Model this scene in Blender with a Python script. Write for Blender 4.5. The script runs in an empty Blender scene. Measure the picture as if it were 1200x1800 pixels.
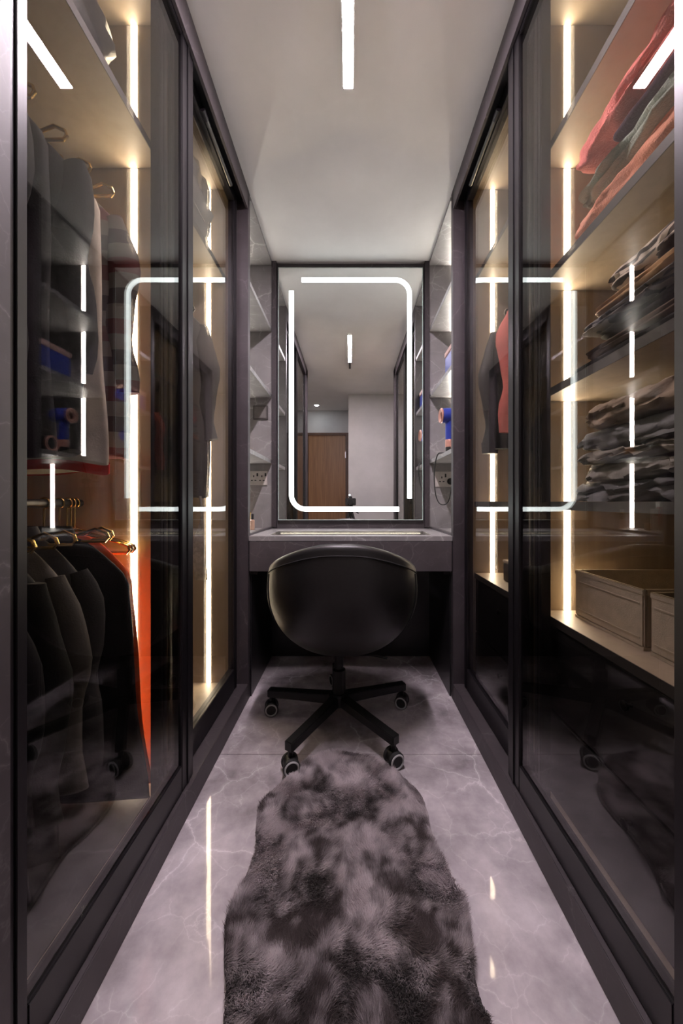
import bpy, bmesh, math, random
import numpy as np
from mathutils import Vector, noise

# ------------------------------------------------------------------ camera, world, exposure
sc = bpy.context.scene
COL = sc.collection
F, VX, VY, CZ = 610.0, 616.0, 882.0, 0.95          # focal length in px, vanishing point, lens height
cam_d = bpy.data.cameras.new('camera'); cam = bpy.data.objects.new('camera', cam_d); COL.objects.link(cam)
cam.location = (0, 0, CZ); cam.rotation_euler = (math.pi / 2, 0, 0)
cam_d.sensor_width = 36; cam_d.sensor_fit = 'AUTO'; cam_d.lens = 36 * F / 1800
cam_d.shift_x = (600 - VX) / 1800; cam_d.shift_y = -(900 - VY) / 1800
cam_d.clip_start = 0.002
sc.camera = cam
w = bpy.data.worlds.new('world'); sc.world = w; w.use_nodes = True
w.node_tree.nodes['Background'].inputs[0].default_value = (0.8, 0.85, 1, 1)
w.node_tree.nodes['Background'].inputs[1].default_value = 0.02
sc.view_settings.view_transform = 'Standard'; sc.view_settings.look = 'None'
sc.view_settings.gamma = 1; sc.view_settings.use_curve_mapping = False
sc.view_settings.exposure = 1.0
sc.cycles.max_bounces = 12; sc.cycles.transparent_max_bounces = 32
sc.cycles.glossy_bounces = 8; sc.cycles.diffuse_bounces = 5

LED_WARM, LED_NICHE, LED_MIRROR, LED_CEIL, LED_DESK = 25.0, 60.0, 3.0, 350.0, 4.0

# ------------------------------------------------------------------ materials
def nodes(name):
    m = bpy.data.materials.new(name); m.use_nodes = True
    nt = m.node_tree; b = nt.nodes['Principled BSDF']
    return m, nt, b
def N(nt, t, **kw):
    n = nt.nodes.new(t)
    for k, v in kw.items():
        if k.startswith('i_'):
            key = k[2:]; key = int(key) if key.isdigit() else key.replace('_', ' ')
            n.inputs[key].default_value = v
        else: setattr(n, k, v)
    return n
def ramp(nt, stops, interp='LINEAR'):
    r = nt.nodes.new('ShaderNodeValToRGB'); r.color_ramp.interpolation = interp
    e = r.color_ramp.elements
    while len(e) > 1: e.remove(e[-1])
    e[0].position = stops[0][0]; e[0].color = (*stops[0][1], 1)
    for p, c in stops[1:]:
        k = e.new(p); k.color = (*c, 1)
    return r
def coords(nt, scale=(1, 1, 1), kind='geo'):
    mp = nt.nodes.new('ShaderNodeMapping'); mp.inputs['Scale'].default_value = scale
    if kind == 'geo':
        g = nt.nodes.new('ShaderNodeNewGeometry'); nt.links.new(g.outputs['Position'], mp.inputs[0])
    else:
        g = nt.nodes.new('ShaderNodeTexCoord'); nt.links.new(g.outputs['Object'], mp.inputs[0])
    return mp.outputs[0]
def plain(name, col, rough=0.5, metal=0.0, var=0.12, scale=30, bump=0.0, bscale=200, spec=0.5, sheen=0.0, stretch=(1, 1, 1)):
    m, nt, b = nodes(name)
    v = coords(nt, stretch, 'obj')
    n = N(nt, 'ShaderNodeTexNoise', i_Scale=scale, i_Detail=5.0); nt.links.new(v, n.inputs['Vector'])
    lo = tuple(c * (1 - var) for c in col); hi = tuple(min(1, c * (1 + var)) for c in col)
    r = ramp(nt, [(0.3, lo), (0.7, hi)]); nt.links.new(n.outputs['Fac'], r.inputs[0]); nt.links.new(r.outputs[0], b.inputs['Base Color'])
    b.inputs['Roughness'].default_value = rough; b.inputs['Metallic'].default_value = metal
    b.inputs['Specular IOR Level'].default_value = spec
    if sheen: b.inputs['Sheen Weight'].default_value = sheen
    if bump:
        n2 = N(nt, 'ShaderNodeTexNoise', i_Scale=bscale, i_Detail=3.0); nt.links.new(v, n2.inputs['Vector'])
        bp = N(nt, 'ShaderNodeBump', i_Strength=bump, i_Distance=0.003); nt.links.new(n2.outputs['Fac'], bp.inputs['Height']); nt.links.new(bp.outputs[0], b.inputs['Normal'])
    return m
def marble(name, base, base2, vein, rough, s=2.2, vw=0.02, amt=0.7, spec=0.5, bump=0.0):
    m, nt, b = nodes(name); L = nt.links.new
    v = coords(nt)
    n0 = N(nt, 'ShaderNodeTexNoise', i_Scale=s * 1.3, i_Detail=8.0, i_Roughness=0.62); L(v, n0.inputs['Vector'])
    r0 = ramp(nt, [(0.32, base), (0.68, base2)]); L(n0.outputs['Fac'], r0.inputs[0])
    col = r0.outputs[0]
    for k, (sc_, wd, a) in enumerate(((s, vw, amt), (s * 2.9, vw * 1.1, amt * 0.6))):
        wn = N(nt, 'ShaderNodeTexNoise', i_Scale=sc_ * 1.7, i_Detail=6.0, i_Roughness=0.6); L(v, wn.inputs['Vector'])
        ad = N(nt, 'ShaderNodeVectorMath', operation='MULTIPLY_ADD'); ad.inputs[1].default_value = (0.42 / sc_,) * 3
        L(wn.outputs['Color'], ad.inputs[0]); L(v, ad.inputs[2])
        vo = N(nt, 'ShaderNodeTexVoronoi', feature='DISTANCE_TO_EDGE', i_Scale=sc_ * 1.2); L(ad.outputs[0], vo.inputs['Vector'])
        rv = ramp(nt, [(0.0, (1, 1, 1)), (wd, (0.25, 0.25, 0.25)), (wd * 4, (0, 0, 0))]); L(vo.outputs['Distance'], rv.inputs[0])
        mk = N(nt, 'ShaderNodeTexNoise', i_Scale=sc_ * 0.9, i_Detail=3.0); L(v, mk.inputs['Vector'])
        rk = ramp(nt, [(0.40, (0, 0, 0)), (0.60, (a, a, a))]); L(mk.outputs['Fac'], rk.inputs[0])
        mu = N(nt, 'ShaderNodeMath', operation='MULTIPLY'); L(rv.outputs[0], mu.inputs[0]); L(rk.outputs[0], mu.inputs[1])
        mx = N(nt, 'ShaderNodeMix', data_type='RGBA'); L(mu.outputs[0], mx.inputs[0]); L(col, mx.inputs[6]); mx.inputs[7].default_value = (*vein, 1)
        col = mx.outputs[2]
    L(col, b.inputs['Base Color']); b.inputs['Roughness'].default_value = rough; b.inputs['Specular IOR Level'].default_value = spec
    if bump:
        bp = N(nt, 'ShaderNodeBump', i_Strength=bump, i_Distance=0.01)
        nb = N(nt, 'ShaderNodeTexNoise', i_Scale=3.0, i_Detail=1.0); L(v, nb.inputs['Vector']); L(nb.outputs['Fac'], bp.inputs['Height']); L(bp.outputs[0], b.inputs['Normal'])
    return m
def wood(name, c1, c2, rough=0.5, scale=(40, 40, 2.0)):
    m, nt, b = nodes(name); L = nt.links.new
    v = coords(nt, scale)
    n = N(nt, 'ShaderNodeTexNoise', i_Scale=1.0, i_Detail=6.0, i_Distortion=0.6); L(v, n.inputs['Vector'])
    r = ramp(nt, [(0.3, c1), (0.7, c2)]); L(n.outputs['Fac'], r.inputs[0]); L(r.outputs[0], b.inputs['Base Color'])
    b.inputs['Roughness'].default_value = rough
    bp = N(nt, 'ShaderNodeBump', i_Strength=0.08, i_Distance=0.001); L(n.outputs['Fac'], bp.inputs['Height']); L(bp.outputs[0], b.inputs['Normal'])
    return m
def emit(name, col, s):
    m = bpy.data.materials.new(name); m.use_nodes = True; nt = m.node_tree; nt.nodes.clear()
    e = N(nt, 'ShaderNodeEmission'); e.inputs[0].default_value = (*col, 1); e.inputs[1].default_value = s
    o = N(nt, 'ShaderNodeOutputMaterial'); nt.links.new(e.outputs[0], o.inputs[0]); return m
def pane_mat(name, tint, r0=0.045, refl=(1, 1, 1)):
    """thin glass sheet: straight-through tinted transmission plus a Schlick mirror reflection"""
    m = bpy.data.materials.new(name); m.use_nodes = True; nt = m.node_tree; nt.nodes.clear(); L = nt.links.new
    g = N(nt, 'ShaderNodeNewGeometry')
    d = N(nt, 'ShaderNodeVectorMath', operation='DOT_PRODUCT'); L(g.outputs['Normal'], d.inputs[0]); L(g.outputs['Incoming'], d.inputs[1])
    a = N(nt, 'ShaderNodeMath', operation='ABSOLUTE'); L(d.outputs['Value'], a.inputs[0])
    s = N(nt, 'ShaderNodeMath', operation='SUBTRACT'); s.inputs[0].default_value = 1; L(a.outputs[0], s.inputs[1])
    p = N(nt, 'ShaderNodeMath', operation='POWER'); L(s.outputs[0], p.inputs[0]); p.inputs[1].default_value = 5
    q = N(nt, 'ShaderNodeMath', operation='MULTIPLY_ADD'); L(p.outputs[0], q.inputs[0]); q.inputs[1].default_value = 1 - r0; q.inputs[2].default_value = r0
    t = N(nt, 'ShaderNodeBsdfTransparent'); t.inputs[0].default_value = (*tint, 1)
    gl = N(nt, 'ShaderNodeBsdfGlossy'); gl.inputs['Roughness'].default_value = 0.0; gl.inputs['Color'].default_value = (*refl, 1)
    mx = N(nt, 'ShaderNodeMixShader'); L(q.outputs[0], mx.inputs[0]); L(t.outputs[0], mx.inputs[1]); L(gl.outputs[0], mx.inputs[2])
    o = N(nt, 'ShaderNodeOutputMaterial'); L(mx.outputs[0], o.inputs[0]); return m
def striped(name, cols, period, axis=2, wob=0.1, rough=0.85):
    m, nt, b = nodes(name); L = nt.links.new
    v = coords(nt, kind='obj')
    n = N(nt, 'ShaderNodeTexNoise', i_Scale=9.0); L(v, n.inputs['Vector'])
    s = N(nt, 'ShaderNodeSeparateXYZ'); L(v, s.inputs[0])
    a = N(nt, 'ShaderNodeMath', operation='MULTIPLY_ADD'); L(n.outputs['Fac'], a.inputs[0]); a.inputs[1].default_value = wob * period * 3; L(s.outputs[axis], a.inputs[2])
    q = N(nt, 'ShaderNodeMath', operation='DIVIDE'); L(a.outputs[0], q.inputs[0]); q.inputs[1].default_value = period
    f = N(nt, 'ShaderNodeMath', operation='FRACT'); L(q.outputs[0], f.inputs[0])
    k = len(cols); r = ramp(nt, [(i / k, c) for i, c in enumerate(cols)], 'CONSTANT'); L(f.outputs[0], r.inputs[0])
    L(r.outputs[0], b.inputs['Base Color']); b.inputs['Roughness'].default_value = rough; return m

M = {}
M['taupe'] = wood('taupe_wood_laminate', (0.34, 0.27, 0.20), (0.40, 0.325, 0.245), 0.45)
M['edge'] = plain('dark_shelf_edge', (0.045, 0.04, 0.038), 0.45)
M['floor'] = marble('grey_lilac_marble', (0.19, 0.165, 0.175), (0.60, 0.545, 0.56), (0.90, 0.86, 0.87), 0.035, 3.0, 0.008, 0.5, bump=0.006)
M['grout'] = plain('pale_grout', (0.55, 0.52, 0.52), 0.8)
M['stone'] = marble('dark_grey_stone', (0.056, 0.047, 0.050), (0.090, 0.077, 0.081), (0.20, 0.185, 0.185), 0.52, 4.0, 0.006, 0.7)
M['column'] = marble('dark_umber_stone', (0.036, 0.029, 0.032), (0.058, 0.048, 0.052), (0.14, 0.125, 0.128), 0.5, 4.0, 0.006, 0.6)
M['niche'] = marble('grey_stone', (0.20, 0.19, 0.19), (0.29, 0.275, 0.272), (0.55, 0.53, 0.52), 0.4, 3.2, 0.010, 0.85)
M['ceil'] = marble('cement_plaster', (0.70, 0.685, 0.66), (0.80, 0.785, 0.76), (0.80, 0.785, 0.76), 0.75, 1.4, 0.02, 0.2)
M['wallp'] = marble('cement_wall', (0.46, 0.445, 0.43), (0.56, 0.545, 0.53), (0.6, 0.58, 0.57), 0.8, 1.4, 0.02, 0.2)
M['black'] = plain('black_anodised_metal', (0.010, 0.0085, 0.010), 0.36, 0.2, spec=0.4)
M['dark'] = plain('black_lacquer', (0.012, 0.011, 0.012), 0.35)
M['steel'] = plain('brushed_steel', (0.5, 0.48, 0.46), 0.28, 1.0)
M['gunmetal'] = plain('gunmetal', (0.10, 0.095, 0.09), 0.35, 0.9)
M['gold'] = plain('brass', (0.75, 0.50, 0.18), 0.22, 1.0)
M['pane'] = pane_mat('grey_tinted_glass', (0.80, 0.79, 0.775), 0.05)
M['clear'] = pane_mat('clear_glass', (0.94, 0.95, 0.95), 0.045)
m, nt, b = nodes('silver_mirror'); b.inputs['Base Color'].default_value = (0.86, 0.87, 0.87, 1); b.inputs['Metallic'].default_value = 1; b.inputs['Roughness'].default_value = 0.0; M['mirror'] = m
M['led'] = emit('warm_led', (1, 0.82, 0.58), LED_WARM)
M['led_niche'] = emit('neutral_led', (1, 0.93, 0.84), LED_NICHE)
M['led_mirror'] = emit('mirror_led', (0.92, 1.0, 0.98), LED_MIRROR)
M['led_ceil'] = emit('ceiling_led', (1, 0.86, 0.95), LED_CEIL)
M['led_desk'] = emit('desk_led', (1, 0.88, 0.66), LED_DESK)
M['leather'] = plain('black_leather', (0.0095, 0.0085, 0.008), 0.40, 0, 0.2, 60, 0.15, 350, sheen=0.05)
M['seam'] = plain('dark_stitching', (0.006, 0.006, 0.006), 0.8)
M['chairmetal'] = plain('black_powder_coat', (0.005, 0.005, 0.005), 0.42, 0, spec=0.35)
M['rubber'] = plain('black_rubber', (0.012, 0.012, 0.012), 0.6)
M['greyplastic'] = plain('pale_grey_plastic', (0.42, 0.42, 0.42), 0.45)
M['white'] = plain('white_plastic', (0.7, 0.69, 0.67), 0.4)
M['doorwood'] = wood('oak_veneer', (0.22, 0.105, 0.045), (0.33, 0.17, 0.075), 0.45, (60, 60, 2.5))

# ------------------------------------------------------------------ geometry helpers
WL = {}                                                    # world location of every object
class MB:
    def __init__(s): s.v = []; s.f = []
    def add(s, v, f):
        k = len(s.v); s.v += [tuple(p) for p in v]; s.f += [tuple(i + k for i in q) for q in f]; return s
    def box(s, x0, x1, y0, y1, z0, z1):
        x0, x1 = min(x0, x1), max(x0, x1)
        return s.add([(x0, y0, z0), (x1, y0, z0), (x1, y1, z0), (x0, y1, z0), (x0, y0, z1), (x1, y0, z1), (x1, y1, z1), (x0, y1, z1)],
                     [(0, 3, 2, 1), (4, 5, 6, 7), (0, 1, 5, 4), (1, 2, 6, 5), (2, 3, 7, 6), (3, 0, 4, 7)])
    def rings(s, rs, cap0=True, cap1=True, closed=True):
        n = len(rs[0]); v = [p for r in rs for p in r]; f = []
        for a in range(len(rs) - 1):
            for i in range(n if closed else n - 1):
                j = (i + 1) % n; f.append((a * n + i, a * n + j, (a + 1) * n + j, (a + 1) * n + i))
        if cap0: f.append(tuple(range(n - 1, -1, -1)))
        if cap1: f.append(tuple((len(rs) - 1) * n + i for i in range(n)))
        return s.add(v, f)
    def tube(s, pts, r, n=8, flat=1.0, caps=True):
        pts = [Vector(p) for p in pts]; rs = []
        up = None
        for i, p in enumerate(pts):
            d = (pts[min(i + 1, len(pts) - 1)] - pts[max(i - 1, 0)]).normalized()
            if up is None: up = Vector((0, 0, 1)) if abs(d.z) < 0.9 else Vector((0, 1, 0))
            a = d.cross(up).normalized(); b_ = a.cross(d).normalized(); up = b_
            rr = r[i] if isinstance(r, (list, tuple)) else r
            rs.append([p + a * rr * math.cos(2 * math.pi * k / n) + b_ * rr * flat * math.sin(2 * math.pi * k / n) for k in range(n)])
        return s.rings(rs, caps, caps)
    def lathe(s, prof, c, axis='z', n=24):
        rs = []
        for r, h in prof:
            ring = []
            for k in range(n):
                a = 2 * math.pi * k / n; u, v = r * math.cos(a), r * math.sin(a)
                p = (u, v, h) if axis == 'z' else ((v, h, u) if axis == 'y' else (h, u, v))
                ring.append((c[0] + p[0], c[1] + p[1], c[2] + p[2]))
            rs.append(ring)
        return s.rings(rs)
    def xf(s, fn): s.v = [tuple(fn(Vector(p))) for p in s.v]; return s

def tag(o, label=None, cat=None, group=None, kind=None):
    if label: o['label'] = label
    if cat: o['category'] = cat
    if group: o['group'] = group
    if kind: o['kind'] = kind
    return o
def empty(name, loc, label=None, cat=None, group=None):
    o = bpy.data.objects.new(name, None); COL.objects.link(o); o.location = loc; o.empty_display_size = 0.05
    WL[o] = Vector(loc); return tag(o, label, cat, group)
def obj(name, mb, mat, parent=None, smooth=False, bevel=0.0, seg=2, label=None, cat=None, group=None, kind=None, angle=40):
    v = np.array([tuple(p) for p in mb.v], dtype=float)
    lo, hi = v.min(0), v.max(0); loc = Vector(((lo[0] + hi[0]) / 2, (lo[1] + hi[1]) / 2, lo[2]))
    me = bpy.data.meshes.new(name); me.from_pydata([tuple(p) for p in (v - np.array(loc))], [], mb.f); me.update()
    bm = bmesh.new(); bm.from_mesh(me)
    bmesh.ops.recalc_face_normals(bm, faces=bm.faces)
    if bevel: bmesh.ops.bevel(bm, geom=list(bm.edges), offset=bevel, segments=seg, affect='EDGES', clamp_overlap=True)
    bm.to_mesh(me); bm.free()
    me.materials.append(M[mat] if isinstance(mat, str) else mat)
    if smooth or bevel:
        me.polygons.foreach_set('use_smooth', [True] * len(me.polygons)); me.set_sharp_from_angle(angle=math.radians(angle))
    o = bpy.data.objects.new(name, me); COL.objects.link(o); WL[o] = loc
    if parent is not None: o.parent = parent; o.location = loc - WL[parent]
    else: o.location = loc
    return tag(o, label, cat, group, kind)
def bx(name, x0, x1, y0, y1, z0, z1, mat, parent=None, bevel=0.0, **k):
    return obj(name, MB().box(x0, x1, y0, y1, z0, z1), mat, parent, bevel=bevel, **k)
def copy_tree(o, loc, label=None):
    c = o.copy(); COL.objects.link(c); c.location = loc; WL[c] = Vector(loc)
    if label: c['label'] = label
    for ch in list(o.children):
        d = ch.copy(); COL.objects.link(d); d.parent = c
        for g in list(ch.children):
            e = g.copy(); COL.objects.link(e); e.parent = d
    return c
def P(px, py, d): return Vector(((px - VX) * d / F, d, CZ - (py - VY) * d / F))
S = 'structure'

# ------------------------------------------------------------------ key dimensions (metres)
H = 2.446; XW = 0.49; YB = 2.183; YC = 1.672; YP = 1.076; YE = 1.658; XI = 0.588; XBK = 1.12
YN = 0.38                                                  # near end of the wardrobes
ZP = 0.08                                                  # plinth height

# ------------------------------------------------------------------ setting
fl = bx('floor', -2.2, 2.2, -1.5, 2.5, -0.06, -0.008, 'grout', kind=S, label='polished grey lilac marble floor')
for i, (x0, x1) in enumerate(((-1.8, -0.6), (-0.6, 0.6), (0.6, 1.8))):
    for y0, y1 in ((-1.5, -1.1), (-1.1, 0.105), (0.105, 1.305), (1.305, 2.5)):
        bx('tile', x0 + 0.001, x1 - 0.001, y0 + 0.001, y1 - 0.001, -0.008, 0.0, 'floor', fl)
bx('ceiling', -2.2, 2.2, -1.5, 2.5, H, H + 0.06, 'ceil', kind=S)
bx('wall_back', -1.25, 1.25, YB, YB + 0.08, 0, H, 'stone', kind=S)
bx('wall_left', -1.25, -1.15, -1.36, YB, 0, H, 'wallp', kind=S)
bx('wall_right', 1.15, 1.25, -0.49, YB, 0, H, 'wallp', kind=S)
bx('wall_rear_right', -0.03, 1.25, -0.58, -0.49, 0, H, 'wallp', kind=S)
bx('wall_rear_side', -0.03, 0.06, -1.36, -0.58, 0, H, 'wallp', kind=S)
wr = MB(); wr.box(-1.25, -0.735, -1.44, -1.36, 0, H); wr.box(-0.735, 0.06, -1.44, -1.36, 2.08, H); obj('wall_rear_left', wr, 'wallp', kind=S)
dr = bx('door_1', -0.695, -0.083, -1.42, -1.375, 0.004, 2.042, 'doorwood', kind=S, bevel=0.003)
df = MB(); df.box(-0.735, -0.70, -1.44, -1.35, 0, 2.08); df.box(-0.078, -0.03, -1.44, -1.35, 0, 2.08); df.box(-0.70, -0.078, -1.44, -1.35, 2.045, 2.08)
obj('trim_1', df, plain('walnut_frame', (0.10, 0.05, 0.03), 0.5), kind=S)
for zz in (0.4, 1.67): bx('hinge', -0.090, -0.079, -1.373, -1.349, zz, zz + 0.1, 'steel', dr)
n = 2
for s in (-1, 1):
    n += 1
    # plinth, ceiling fascia with dark track box, corner column, near jamb, mirror-side post
    bx('trim_%d' % n, s * XW, s * 0.575, YN, YC, 0, ZP, 'column', kind=S, bevel=0.002); n += 1
    bx('trim_%d' % n, s * XW, s * (XW + 0.010), YN, YC, 2.35, H, 'column', kind=S); n += 1
    bx('trim_%d' % n, s * (XW + 0.010), s * 0.574, YN, YE, 2.387, H, 'black', kind=S); n += 1
    bx('trim_%d' % n, s * XW, s * 0.570, YE, YC + 0.020, 0, H, 'column', kind=S, bevel=0.0015); n += 1
    bx('trim_%d' % n, s * XW, s * 0.572, YN - 0.02, 0.502, 0, H, 'column', kind=S, bevel=0.002); n += 1
    bx('trim_%d' % n, s * XW, s * (XW - 0.029), 2.155, YB, 0.790, H, 'column', kind=S, bevel=0.001)
    wl = 'left' if s < 0 else 'right'
    bx('wall_%s_end' % wl, s * 0.572, s * 1.15, YN - 0.10, YN - 0.02, 0, H, 'wallp', kind=S)

# ------------------------------------------------------------------ ceiling light
t = empty('linear_ceiling_light', (-0.006, 0.94, H - 0.02), 'slim white linear LED ceiling light running along the aisle', 'ceiling light')
lx = -0.008
for y0, y1 in ((0.98, 1.240), (0.65, 0.958)):
    hs = MB(); hs.box(lx - 0.019, lx - 0.0158, y0 - 0.003, y1 + 0.003, H - 0.018, H); hs.box(lx + 0.0158, lx + 0.019, y0 - 0.003, y1 + 0.003, H - 0.018, H)
    hs.box(lx - 0.019, lx + 0.019, y0 - 0.003, y0, H - 0.018, H); hs.box(lx - 0.019, lx + 0.019, y1, y1 + 0.003, H - 0.018, H)
    obj('housing', hs, 'white', t)
    bx('diffuser', lx - 0.0157, lx + 0.0157, y0 + 0.0001, y1 - 0.0001, H - 0.0186, H - 0.011, 'led_ceil', t)
bx('connector', lx - 0.011, lx + 0.011, 0.47, 0.645, H - 0.02, H, 'dark', t)
DX, DY = -0.525, -1.04
t = empty('downlight', (DX, DY, H - 0.006), 'small round recessed downlight in ceiling by the wooden door', 'downlight')
obj('trim_ring', MB().lathe([(0.045, -0.006), (0.05, 0.0), (0.03, 0.0)], (DX, DY, H - 0.001)), 'white', t, smooth=True)
obj('lens', MB().lathe([(0.03, -0.007), (0.03, -0.001)], (DX, DY, H - 0.001)), emit('downlight_lens', (0.85, 0.92, 1), 70), t)

# ------------------------------------------------------------------ sliding doors
def sliding_door(s, y0, y1, x_out, gx, zr, we, label, damper=False):
    d = empty('sliding_door', (s * x_out, (y0 + y1) / 2, ZP + 0.001), label, 'sliding door')
    xi = x_out + 0.030; zb, zt = ZP + 0.002, 2.385; w_ = 0.034
    for a, b_ in ((y0, y0 + w_), (y1 - we, y1)):
        st = bx('stile', s * x_out, s * xi, a, b_, zb, zt, 'black', d, bevel=0.0025)
        mid = (a + b_) / 2
        bx('profile_ridge', s * (x_out - 0.0035), s * x_out, mid - 0.0055, mid + 0.0055, zb + 0.003, zt - 0.004, 'black', st, bevel=0.001)
    bx('bottom_rail', s * x_out, s * xi, y0 + w_, y1 - we, zb, zr, 'black', d, bevel=0.002)
    bx('top_rail', s * x_out, s * xi, y0 + w_, y1 - we, 2.340, zt, 'black', d, bevel=0.002)
    bx('pane', s * (gx - 0.003), s * (gx + 0.003), y0 + w_, y1 - we, zr, 2.340, 'pane', d)
    if damper:
        dm = obj('soft_close_damper', MB().tube([(s * 0.526, 1.265, 2.343), (s * 0.526, 1.525, 2.343)], 0.008, 10), M['gunmetal'], d, smooth=True)
        obj('damper_cap', MB().tube([(s * 0.526, 1.23, 2.343), (s * 0.526, 1.265, 2.343)], 0.010, 10), 'black', dm, smooth=True)
    return d
for s in (-1, 1):
    sliding_door(s, 0.507, 1.108, 0.502, 0.511, 0.165, 0.074, 'black framed tinted glass sliding door in front of the %s' % ('double row of hanging clothes' if s < 0 else 'folded towels and jeans'))
    sliding_door(s, 0.980, 1.637, 0.536, 0.547, 0.178, 0.034, 'black framed tinted glass sliding door beside the vanity, before the %s' % ('long grey coat' if s < 0 else 'coral hoodie'), True)

# ------------------------------------------------------------------ wardrobe carcasses
def led(parent, s, y, z0, z1, mat='led', x=0.671, wd=0.010):
    bx('led_strip', s * (x - wd), s * (x + wd), y - 0.0012, y, z0, z1, mat, parent)
def shelf(parent, s, y0, y1, z, th=0.023, x0=XI):
    sh = bx('shelf', s * x0, s * (XBK - 0.001), y0 + 0.001, y1 - 0.001, z - th, z, 'taupe', parent)
    bx('edge_band', s * (x0 - 0.002), s * x0, y0 + 0.001, y1 - 0.001, z - th, z, 'edge', sh)
    return sh
ZB = 0.094; ZT = 2.427; PT = 0.014
def wardrobe(s, y0, y1, shelves, label, lower=ZB, x0=0.575):
    u = empty('wardrobe_unit', (s * 0.85, (y0 + y1) / 2, 0.0), label, 'wardrobe')
    bx('back_panel', s * XBK, s * (XBK + 0.018), y0, y1, 0, 2.443, 'taupe', u)
    bx('side_panel', s * x0, s * XBK, y1, y1 + PT, 0, 2.443, 'taupe', u)
    bx('side_panel', s * x0, s * XBK, y0 - PT, y0, 0, 2.443, 'taupe', u)
    bx('top_panel', s * x0, s * XBK, y0, y1, ZT, 2.443, 'taupe', u)
    bx('bottom_panel', s * 0.578, s * XBK, y0, y1, 0.0, ZB, 'taupe', u)
    zs = sorted([lower] + list(shelves) + [ZT + 0.023])
    zs = sorted(set(zs))
    bx('edge_band', s * 0.576, s * 0.578, y0, y1, 0.0, ZB, 'edge', u)
    for z in shelves: shelf(u, s, y0, y1, z)
    for a, b_ in zip(zs[:-1], zs[1:]): led(u, s, y1, a + 0.002, b_ - 0.025)
    return u
YF0, YF1 = YP + 0.030, YE - 0.016
Z1, Z2, Z3, Z4, Z5 = 2.007, 1.628, 1.284, 0.950, 0.614
wl_near = wardrobe(-1, YN, YP, (Z1,), 'taupe wardrobe bay with two rows of hanging clothes and one top shelf')
wl_far = wardrobe(-1, YF0, YF1, (Z1,), 'taupe wardrobe bay holding the long coats beside the vanity')
wr_near = wardrobe(1, YN, YP, (Z1, Z2, Z3, Z4, Z5), 'taupe wardrobe bay of shelves with towels, folded clothes and storage bins', lower=Z5)
wr_far = wardrobe(1, YF0, YF1, (Z1, Z4, Z5), 'taupe wardrobe bay with short hanging jackets above a shelf and drawers', lower=Z5)
for s, u in ((-1, wl_far), (1, wr_far)):
    bx('front_post', s * 0.568, s * 0.586, YP + 0.016, YP + 0.070, ZB + 0.001, ZT - 0.001, 'dark', u, bevel=0.002)
bx('shade_sheet', -0.580, -1.115, YN + 0.005, 1.005, ZB + 0.0001, ZB + 0.004, 'rubber', wl_near, label='added black sheet for the shade below the clothes')  # black sheet added to stand in for shade under the hanging clothes
for u, y0, y1 in ((wr_near, YN, YP), (wr_far, YF0, YF1)):
    for z0, z1 in ((ZB + 0.002, 0.340), (0.344, 0.590)):
        dw = bx('drawer', 0.589, 0.608, y0 + 0.004, y1 - 0.004, z0, z1 - 0.003, 'dark', u, bevel=0.002)
        ym = (y0 + y1) / 2 if u is wr_near else 1.35
        obj('knob', MB().lathe([(0.004, 0), (0.004, -0.011), (0.010, -0.013), (0.011, -0.018), (0.006, -0.021)], (0.589, ym, (z0 + z1) / 2 + 0.055), 'x', 14), 'black', dw, smooth=True)
GX = 0.838                                                  # rail axis
def rail(parent, s, y0, y1, z, x=GX):
    obj('clothes_rail', MB().tube([(s * x, y0, z), (s * x, y1, z)], 0.0115, 12), 'black', parent, smooth=True)
RU, RL, RF = 1.930, 0.946, 1.885
rail(wl_near, -1, YN, YP, RU); rail(wl_near, -1, YN, YP, RL)
rail(wl_far, -1, YF0, YF1, RF); rail(wr_far, 1, YF0, YF1, RF)

# ------------------------------------------------------------------ niche shelving either side of the vanity
NZ = (2.013, 1.600, 1.189)
DZ = 0.785                                                  # desktop height
XN = 1.03
def niche(s, label, ledx):
    u = empty('niche_shelving', (s * 0.78, 1.94, DZ), label, 'shelving')
    y0, y1 = YC + 0.022, YB - 0.001
    bx('back_panel', s * XN, s * (XN + 0.02), y0, y1, 0.0, H - 0.001, 'niche', u)
    bx('side_panel', s * XW, s * XN, y1 - 0.011, y1, 0.0, H - 0.001, 'niche', u)
    bx('side_panel', s * 0.572, s * XN, y0, y0 + 0.011, 0.0, H - 0.001, 'niche', u)
    bx('base_panel', s * XW, s * XN, y0 + 0.011, y1 - 0.011, DZ - 0.027, DZ, 'niche', u)
    bx('top_panel', s * XW, s * XN, y0 + 0.011, y1 - 0.011, H - 0.018, H - 0.001, 'niche', u)
    bx('edge_strip', s * XW, s * (XW + 0.020), y0, y1 - 0.028, DZ, DZ + 0.011, 'stone', u)
    for z in NZ: bx('shelf', s * (XW + 0.004), s * (XN - 0.001), y0 + 0.011, y1 - 0.011, z, z + 0.022, 'niche', u)
    zz = [DZ + 0.001] + [z + 0.022 for z in reversed(NZ)]; ze = list(reversed(NZ)) + [H - 0.019]
    for i, (a, b_) in enumerate(zip(zz, ze)):
        x = ledx[0] if i else ledx[1]
        bx('led_strip', s * (x - 0.007), s * (x + 0.007), y1 - 0.0122, y1 - 0.011, a + 0.001, b_ - 0.001, 'led_niche', u)
    return u
niche(-1, 'grey stone open shelving with perfume bottles and a wall switch', (0.737, 0.737))
niche(1, 'grey stone open shelving with a blue box and hair dryers', (0.648, 0.842))

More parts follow.
